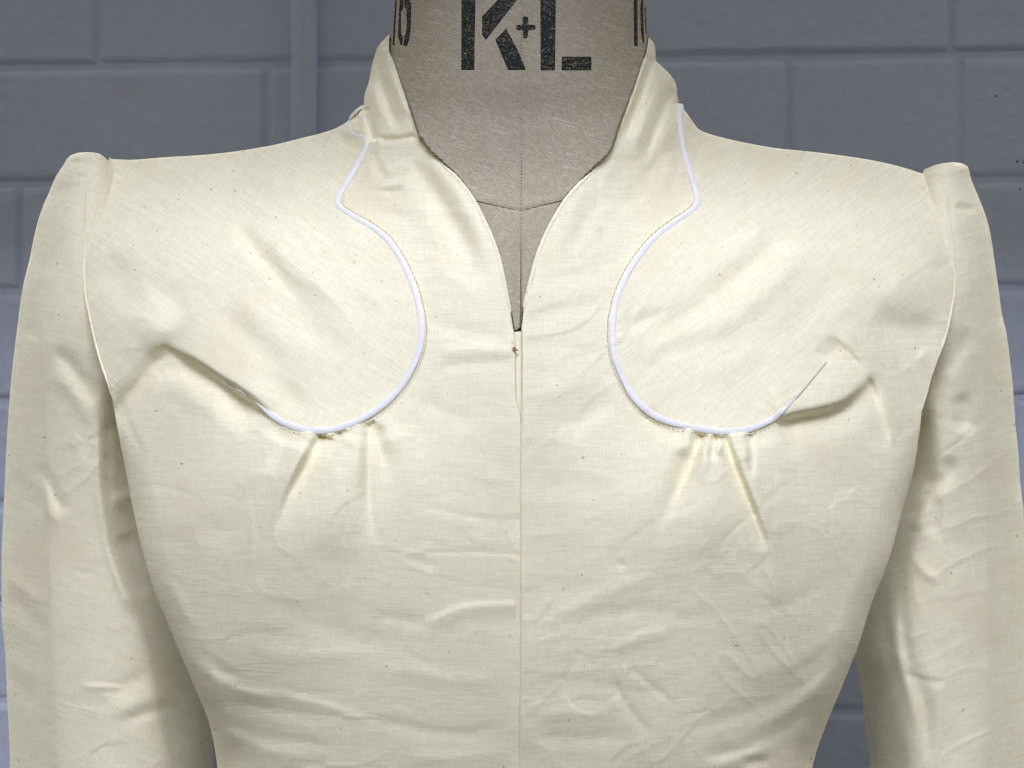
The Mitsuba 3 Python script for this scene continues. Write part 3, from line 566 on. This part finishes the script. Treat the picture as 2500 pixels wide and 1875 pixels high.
RI = [(2262, 396), (2240, 470), (2215, 600), (2195, 750), (2170, 950), (2150, 1100), (2120, 1300), (2095, 1500), (2091, 1597), (2107, 1662), (2115, 1727), (2122, 1781), (2133, 1875), (2140, 2150)]
ro, ri = curve(RO, 6), curve(RI, 6)
poly = cat(ro, ri[::-1][:-2], curve([(2238, 424), (2250, 416), (2268, 409), (2285, 402), (2314, 397), (2328, 396)], 4))
rsf = total([
    inner_face([(600, 2404), (900, 2406), (1300, 2414), (1600, 2420), (1875, 2410), (2150, 2405)], 1, 0.16, 24, 620),
    inner_face([(900, 2268), (1000, 2278), (1150, 2290), (1300, 2240), (1450, 2198), (1600, 2188), (1750, 2206), (1875, 2222), (2150, 2230)], -1, 0.34, 46),
    fold([(2404, 560), (2408, 700), (2404, 900), (2410, 1100), (2414, 1300), (2420, 1500), (2420, 1700), (2410, 1875)], 1.8, 50, 30, 0.15, 0.0, cusp=True), fold([(2445, 1100), (2450, 1300), (2455, 1500), (2430, 1700), (2440, 1875)], -1.2, 14, 14), fold([(2482, 1290), (2478, 1500), (2474, 1700)], 1.2, 10, 8),
    fold([(2370, 800), (2330, 870), (2290, 930), (2270, 1000)], -2.2, 22, 28), fold([(2340, 960), (2355, 1010), (2345, 1060)], -2.4, 18, 22), fold([(2320, 1110), (2318, 1150), (2290, 1180), (2250, 1190)], -2.6, 20, 22), fold([(2255, 1200), (2245, 1240), (2230, 1300)], 2.2, 18, 14), fold([(2280, 1200), (2285, 1260), (2280, 1320)], -1.6, 16, 18),
    fold([(2230, 1350), (2262, 1400), (2300, 1418)], 1.0, 12, 12), fold([(2210, 1330), (2200, 1450), (2215, 1600), (2240, 1700)], -1.8, 16, 18, 0.2, 0.3), fold([(2165, 1420), (2158, 1500), (2170, 1590), (2200, 1690), (2215, 1800)], -1.4, 14, 16), fold([(2190, 1420), (2185, 1530), (2205, 1650), (2245, 1800)], 1.3, 14, 16),
    fold([(2200, 1640), (2260, 1660), (2320, 1665)], -0.6, 6, 10), fold([(2240, 1640), (2260, 1740), (2270, 1870)], -1.4, 14, 14), fold([(2260, 1600), (2290, 1700), (2320, 1800)], 1.0, 24, 20),
    fold([(2330, 506), (2352, 514), (2385, 506)], -1.5, 12, 5, 0.2, 0.3), fold([(2330, 480), (2350, 490), (2380, 490)], 0.9, 14, 10), fold([(2270, 420), (2295, 424), (2320, 418)], 1.1, 8, 6), fold([(2300, 420), (2330, 412), (2360, 420)], 0.9, 8, 8), fold([(2330, 1290), (2380, 1370), (2400, 1450)], -0.8, 26, 26),
    ripples(0.28, 150, 46, -24, 43, 3), creases(0.55, 200, 80, -30, 73, 220), creases(0.45, 200, 90, 60, 74, 220), ripples(0.9, 330, 170, -60, 44, 2)])
d_rs = sleeve(RO, RI, [(396, 124), (470, 128), (560, 132), (700, 136), (1000, 160), (1400, 184), (1875, 190), (2150, 188)], [(396, 14), (430, 22), (490, 30), (560, 37), (700, 41), (1000, 49), (1400, 60), (2150, 64)], poly, rsf, -14.0,
       'right sleeve as seen, plainer, slightly puffed at its cap', 1)

# the sleeve seams
for Q, fa, fs in ((L_arm[2:-6], d_left_yoke, d_ls), (R_arm[2:idx(R_arm, (2291, 874))], d_right_yoke, d_rs)):
    t = np.linspace(0, 1, len(Q))
    tm = tube(at(Q[:, 0], Q[:, 1], smooth1(np.minimum(fa(Q[:, 0], Q[:, 1]), fs(Q[:, 0], Q[:, 1]))[:, None], 7)[:, 0] + 0.00045), 0.00075 * np.clip(np.minimum(t, 1 - t) * 12, 0.3, 1) * (1 + rng.normal(0, 0.05, len(Q))), 1.0, 10)
    put('jacket__armhole_seam', tm, 'cotton', uv=np.stack([tm.vertices[:, 2] * 1000, tm.vertices[:, 0] * 1000], -1))

# ------------------------------------------------------------------ jacket: back
edge_l = [on(d_left_yoke, L_shoulder, 0), on(d_left_collar, L_collar_out, 0)]
edge_r = [on(d_right_collar, R_collar_out[::-1], 0), on(d_right_yoke, R_shoulder[::-1], 0)]
side_r = [on(d_right_yoke, R_arm[:idx(R_arm, (2321, 765))], 0), on(d_right_front, R_arm[idx(R_arm, (2321, 765)):], 0), on(d_right_front, R_side, 0)]
side_l = [on(d_left_front, L_side, 0)[::-1], on(d_left_yoke, L_arm, 0)[::-1]]
ring = np.vstack(edge_l + edge_r + side_r + side_l)
bm = closure(ring, 0.105, 0.075, edge_l + edge_r + side_r + side_l, 0.005)
put('jacket__back_panel', bm, 'cotton', uv=np.stack([bm[0][:, 0] * 1000, -bm[0][:, 2] * 1000], -1))
labels['jacket'] = {'label': 'cream cotton jacket with white piping, rounded yokes and gathered bust on a dress form', 'category': 'jacket'}

# ------------------------------------------------------------------ dress form
F_left = curve([(972, -170), (968, -90), (964, 0), (959, 60), (954, 100), (948, 150), (938, 200), (920, 260), (880, 320), (800, 390), (720, 450), (640, 560), (600, 700), (600, 960)], 5)
F_right = curve([(1570, -170), (1572, -90), (1575, 0), (1578, 60), (1581, 100), (1586, 150), (1596, 200), (1614, 260), (1654, 320), (1734, 390), (1814, 450), (1894, 560), (1930, 700), (1930, 960)], 5)
fl, fr = PchipInterpolator(F_left[:, 1], F_left[:, 0]), PchipInterpolator(F_right[:, 1], F_right[:, 0])
f_front = PchipInterpolator([-170, 0, 100, 200, 300, 400, 460, 513, 560, 620, 700, 800, 960], [28, 34.5, 38.5, 43, 48, 49, 47, 43.5, 39.5, 35.5, 31, 26.5, 21])
f_side = PchipInterpolator([-170, 150, 300, 450, 960], [116, 116, 114, 112, 105])
opening = Polygon(cat(L_neck_a, L_neck_b, R_neck_b[::-1], R_neck_a[::-1], [(1583, -400), (951, -400)])).buffer(0)
opening_edge = shapely.MultiLineString([cat(L_neck_a, L_neck_b), cat(R_neck_a, R_neck_b)])
neck_seam = curve([(1040, 455), (1100, 474), (1161, 490), (1215, 503), (1268, 513), (1325, 501), (1378, 488), (1440, 470), (1500, 450)], 8)
centre_seam = curve([(1270, -170), (1272, 60), (1274, 300), (1272, 513), (1272, 700), (1262, 960)], 10)
def d_form(x, y):
    yy = np.clip(y, -170, 960)
    a, b = fl(yy), fr(yy)
    q = np.clip(np.abs((x - (a + b) / 2) / ((b - a) / 2)), 0, 1)
    Y = f_side(yy) - (f_side(yy) - f_front(yy)) * np.sqrt(1 - q ** 2.15)
    s1, _ = poly_dist(x, y, neck_seam); s2, _ = poly_dist(x, y, centre_seam)
    Y = Y + 0.9 * np.exp(-np.abs(s1) / 2.2) - 0.5 * np.exp(-((s1 + 9) / 8) ** 2) + 0.9 * np.exp(-np.abs(s2) / 3.0) - 0.22 * np.exp(-((np.abs(s2) - 7) / 5) ** 2)
    hid = ~shapely.contains_xy(opening, x, y) & (y > 90)
    Y = np.where(hid, np.maximum(Y, base(x, y) + 5.0 + 5.0 * np.clip((520 - y) / 120, 0, 1)), np.maximum(Y, np.where(y > 560, base(x, y) + 3.0, 0)))
    de = shapely.distance(shapely.points(np.stack([x, y], -1)), opening_edge)
    near_edge = np.where(hid | (y < 60), 0, np.exp(-(de / 34) ** 2) * np.clip((y - 60) / 80, 0, 1))
    Y = Y + near_edge * np.minimum(0, base(x, y) + 3.2 - Y)
    return 0.001 * Y
poly = cat(F_left[::-1], F_right)
m, uv = sheet(poly, d_form, 12.0, spacing=4.5)
edge = at(poly[:, 0], poly[:, 1], d_form(poly[:, 0], poly[:, 1]))
m2 = closure(edge, 0.06, 0.05, [edge[:len(F_left)], edge[len(F_left):]])
put('dress_form__torso', (np.vstack([m[0], m2[0]]), np.vstack([m[1], m2[1] + len(m[0])])), 'linen', uv=np.vstack([uv, np.stack([m2[0][:, 0] * 1000, m2[0][:, 2] * 1000], -1)]))
# stitched seams
Q = curve(neck_seam, 5); put('dress_form__neck_seam', tube(at(Q[:, 0], Q[:, 1], d_form(Q[:, 0], Q[:, 1]) - 0.0002), 0.00032, 1, 6), 'dark_thread')
Q = curve(centre_seam, 4); W = at(Q[:, 0], Q[:, 1], d_form(Q[:, 0], Q[:, 1]) - 0.00005)
put('dress_form__centre_seam', tube(W + np.stack([0.00012 * np.sin(np.arange(len(W)) * 1.7), 0 * np.arange(len(W)), 0 * np.arange(len(W))], -1), 0.00036, 0.8, 6), 'dark_thread')
# stencilled lettering
def stencil(key, polys, label):
    vs, fs, us, k = [], [], [], 0
    for p in polys:
        g = Polygon(p).buffer(-1.5).buffer(3.0).buffer(-1.5)
        (v, f), uv = sheet(np.asarray(g.exterior.coords), lambda x, y: d_form(x, y) - 0.00022, 12.0, spacing=3.5, insets=(1.2,))
        vs.append(v); fs.append(f + k); us.append(uv); k += len(v)
    put(key, (np.vstack(vs), np.vstack(fs)), 'ink', uv=np.vstack(us), label=label)
stencil('dress_form__letter', [[(1127, -100), (1162, -100), (1158, 171), (1126, 171)], [(1177, 40), (1310, -100), (1352, -100), (1262, 0), (1186, 98), (1177, 86)], [(1209, 97), (1236, 70), (1262, 118), (1284, 171), (1240, 171)]], 'black stencilled letter K')
stencil('dress_form__plus_sign', [[(1276, 42), (1283, 40), (1290, 42), (1290, 60), (1305, 61), (1308, 67), (1305, 73), (1290, 74), (1288, 92), (1282, 95), (1277, 92), (1276, 74), (1262, 73), (1259, 67), (1262, 61), (1276, 60)]], 'small black stencilled plus sign')
stencil('dress_form__letter', [[(1319, -100), (1358, -100), (1355, 172), (1320, 172)], [(1372, 138), (1444, 138), (1444, 172), (1371, 172)]], 'black stencilled letter L')
stencil('dress_form__numeral', [[(966, -20), (970, -20), (963, 111), (958, 111)],
        [(985, -20), (976, 0), (972, 60), (972, 90), (977, 108), (982, 112), (984, 90), (979, 82), (979, 30), (985, 18)], [(987, -20), (999, -10), (1004, 10), (1003, 70), (999, 98), (993, 112), (985, 112), (986, 90), (991, 80), (993, 60), (992, 24), (987, 16)]], 'black stencilled number 10 on the left of the neck')
stencil('dress_form__numeral', [[(1547, -20), (1556, -20), (1557, 112), (1548, 112)], [(1567, -20), (1571, -20), (1570, 20), (1572, 90), (1574, 112), (1568, 100), (1564, 70), (1563, 20)], [(1574, 0), (1577, 20), (1579, 80), (1579, 105), (1577, 112), (1576, 80), (1573, 30)]], 'black stencilled number 10 on the right of the neck')
labels['dress_form'] = {'label': 'linen covered dress form with black stencilled letters and numbers on its neck', 'category': 'dress form'}

# ------------------------------------------------------------------ wall
WY = 0.372
BEDS = [(-640, -700), (-372, -418), (-104, -142), (166, 130), (450, 439), (712, 704), (979, 970), (1234, 1234), (1475, 1488), (1711, 1742), (1960, 1994), (2220, 2250)]
JOINTS = [[-700, -290, 130, 960, 1380, 2200, 2610, 3430], [-1010, -180, 650, 1480, 2310, 3140], [-600, 240, 1070, 1490, 2320, 2730, 3500], [-1180, -180, 653, 1070, 1490, 1924, 2343, 3170], [-780, 51, 445, 1290, 1709, 2550, 2960, 3380],
          [-1000, -160, 680, 1510, 2380, 3210], [-800, -330, 500, 920, 1760, 2475, 2900, 3500], [-1000, -200, 640, 1470, 2310, 3150], [-760, 60, 470, 1300, 1710, 2560, 3390], [-1010, -210, 620, 1460, 2290, 3120], [-800, -20, 820, 1240, 2080, 2490, 3320]]
def bed(k, x): return BEDS[k][0] + (BEDS[k][1] - BEDS[k][0]) * x / 2500
nb = 0
for k, js in enumerate(JOINTS):
    for j in range(len(js) - 1):
        x0, x1 = js[j] + 3, js[j + 1] - 3
        nx, nz = max(8, int((x1 - x0) / 34)), 12
        prof = np.array([0, 0.12, 0.3, 0.55, 0.8, 1.0])
        def axis(n):                                     # denser towards the rounded arrises
            e = np.array([0, 0.006, 0.014, 0.024, 0.036])
            return e
        su = np.unique(np.r_[np.linspace(0, 1, nx), 8 / (x1 - x0), 18 / (x1 - x0), 30 / (x1 - x0), 1 - 8 / (x1 - x0), 1 - 18 / (x1 - x0), 1 - 30 / (x1 - x0)])
        sv = np.unique(np.r_[np.linspace(0, 1, nz), 0.033, 0.075, 0.125, 0.967, 0.925, 0.875])
        U, V = np.meshgrid(su, sv)
        X = x0 + (x1 - x0) * U
        top, bot = bed(k, X) + 5, bed(k + 1, X) - 5
        Z = top + (bot - top) * V
        nn = meshkit.fbm(np.stack([X / 60, Z / 60, 0 * X + nb], -1), 3, 5) - 0.5
        Xw, Zw = X + 7 * nn * np.minimum(1, 4 * np.minimum(V, 1 - V) + 0.7), Z + 7 * (meshkit.fbm(np.stack([X / 70, Z / 70, 0 * X + nb + 9], -1), 3, 6) - 0.5)
        d = np.minimum(np.minimum(U, 1 - U) * (x1 - x0), np.minimum(V, 1 - V) * (bot - top))
        rr = 26.0
        dd = np.clip(d / rr, 0, 1)
        proud = 0.0014 * np.sqrt(np.clip(1 - (1 - dd) ** 2, 0, 1)) + 0.0009 * rng.uniform(-1, 1) * (d > 0) + 0.0007 * nn + 0.0008 * (meshkit.fbm(np.stack([X / 240, Z / 240, 0 * X + nb], -1), 2, 8) - 0.5)
        proud = np.where(d <= 1e-6, -0.002, proud)
        s = (WY + DIST) / FOCAL
        v = np.stack([(Xw - 1250) * s, WY - proud, EYE + (937.5 - Zw) * s], -1).reshape(-1, 3)
        r, c = U.shape
        i, jj = np.meshgrid(np.arange(r - 1), np.arange(c - 1), indexing='ij')
        q = np.stack([i * c + jj, (i + 1) * c + jj, (i + 1) * c + jj + 1, i * c + jj + 1], -1).reshape(-1, 4)
        put('wall__brick', (v, q), 'wall_paint'); nb += 1
gx, gz = np.meshgrid(np.linspace(-1.3, 1.3, 260), np.linspace(EYE - 1.25, EYE + 1.2, 240))
gy = WY + 0.0012 + 0.0010 * (meshkit.fbm(np.stack([gx * 60, gz * 60, 0 * gx], -1), 3, 15) - 0.5)
gv = np.stack([gx, gy, gz], -1).reshape(-1, 3); c = 260
i, jj = np.meshgrid(np.arange(239), np.arange(259), indexing='ij')
q = np.stack([i * c + jj, i * c + jj + 1, (i + 1) * c + jj + 1, (i + 1) * c + jj], -1).reshape(-1, 4)
put('wall__mortar', (gv, q), 'wall_paint')
labels['wall'] = {'label': 'grey white painted brick wall behind the jacket', 'kind': 'structure'}
# painted conduit running up the wall
zz = np.linspace(EYE - 1.2, EYE + 1.1, 90)
s = (WY + DIST) / FOCAL
cx = (738 - 1250) * s * 0.985
pts = np.stack([cx + 0.0004 * np.sin(zz * 31), 0 * zz + WY - 0.0075, zz], -1)
put('conduit_pipe', tube(pts, 0.0088, 1.0, 28), 'wall_paint', label='thin vertical conduit painted the same grey as the wall behind the left shoulder', category='pipe')
# the floor the dress form's stand is on, below the frame
scene['floor_paint'] = {'type': 'twosided', 'b': {'type': 'diffuse', 'reflectance': rgb(0.10, 0.10, 0.10)}}
put('floor', (np.array([(-4, -5, 0), (4, -5, 0), (4, WY, 0), (-4, WY, 0)], float), np.array([[0, 1, 2], [0, 2, 3]])), 'floor_paint', smooth=False, label='dark grey floor below the wall', kind='structure')
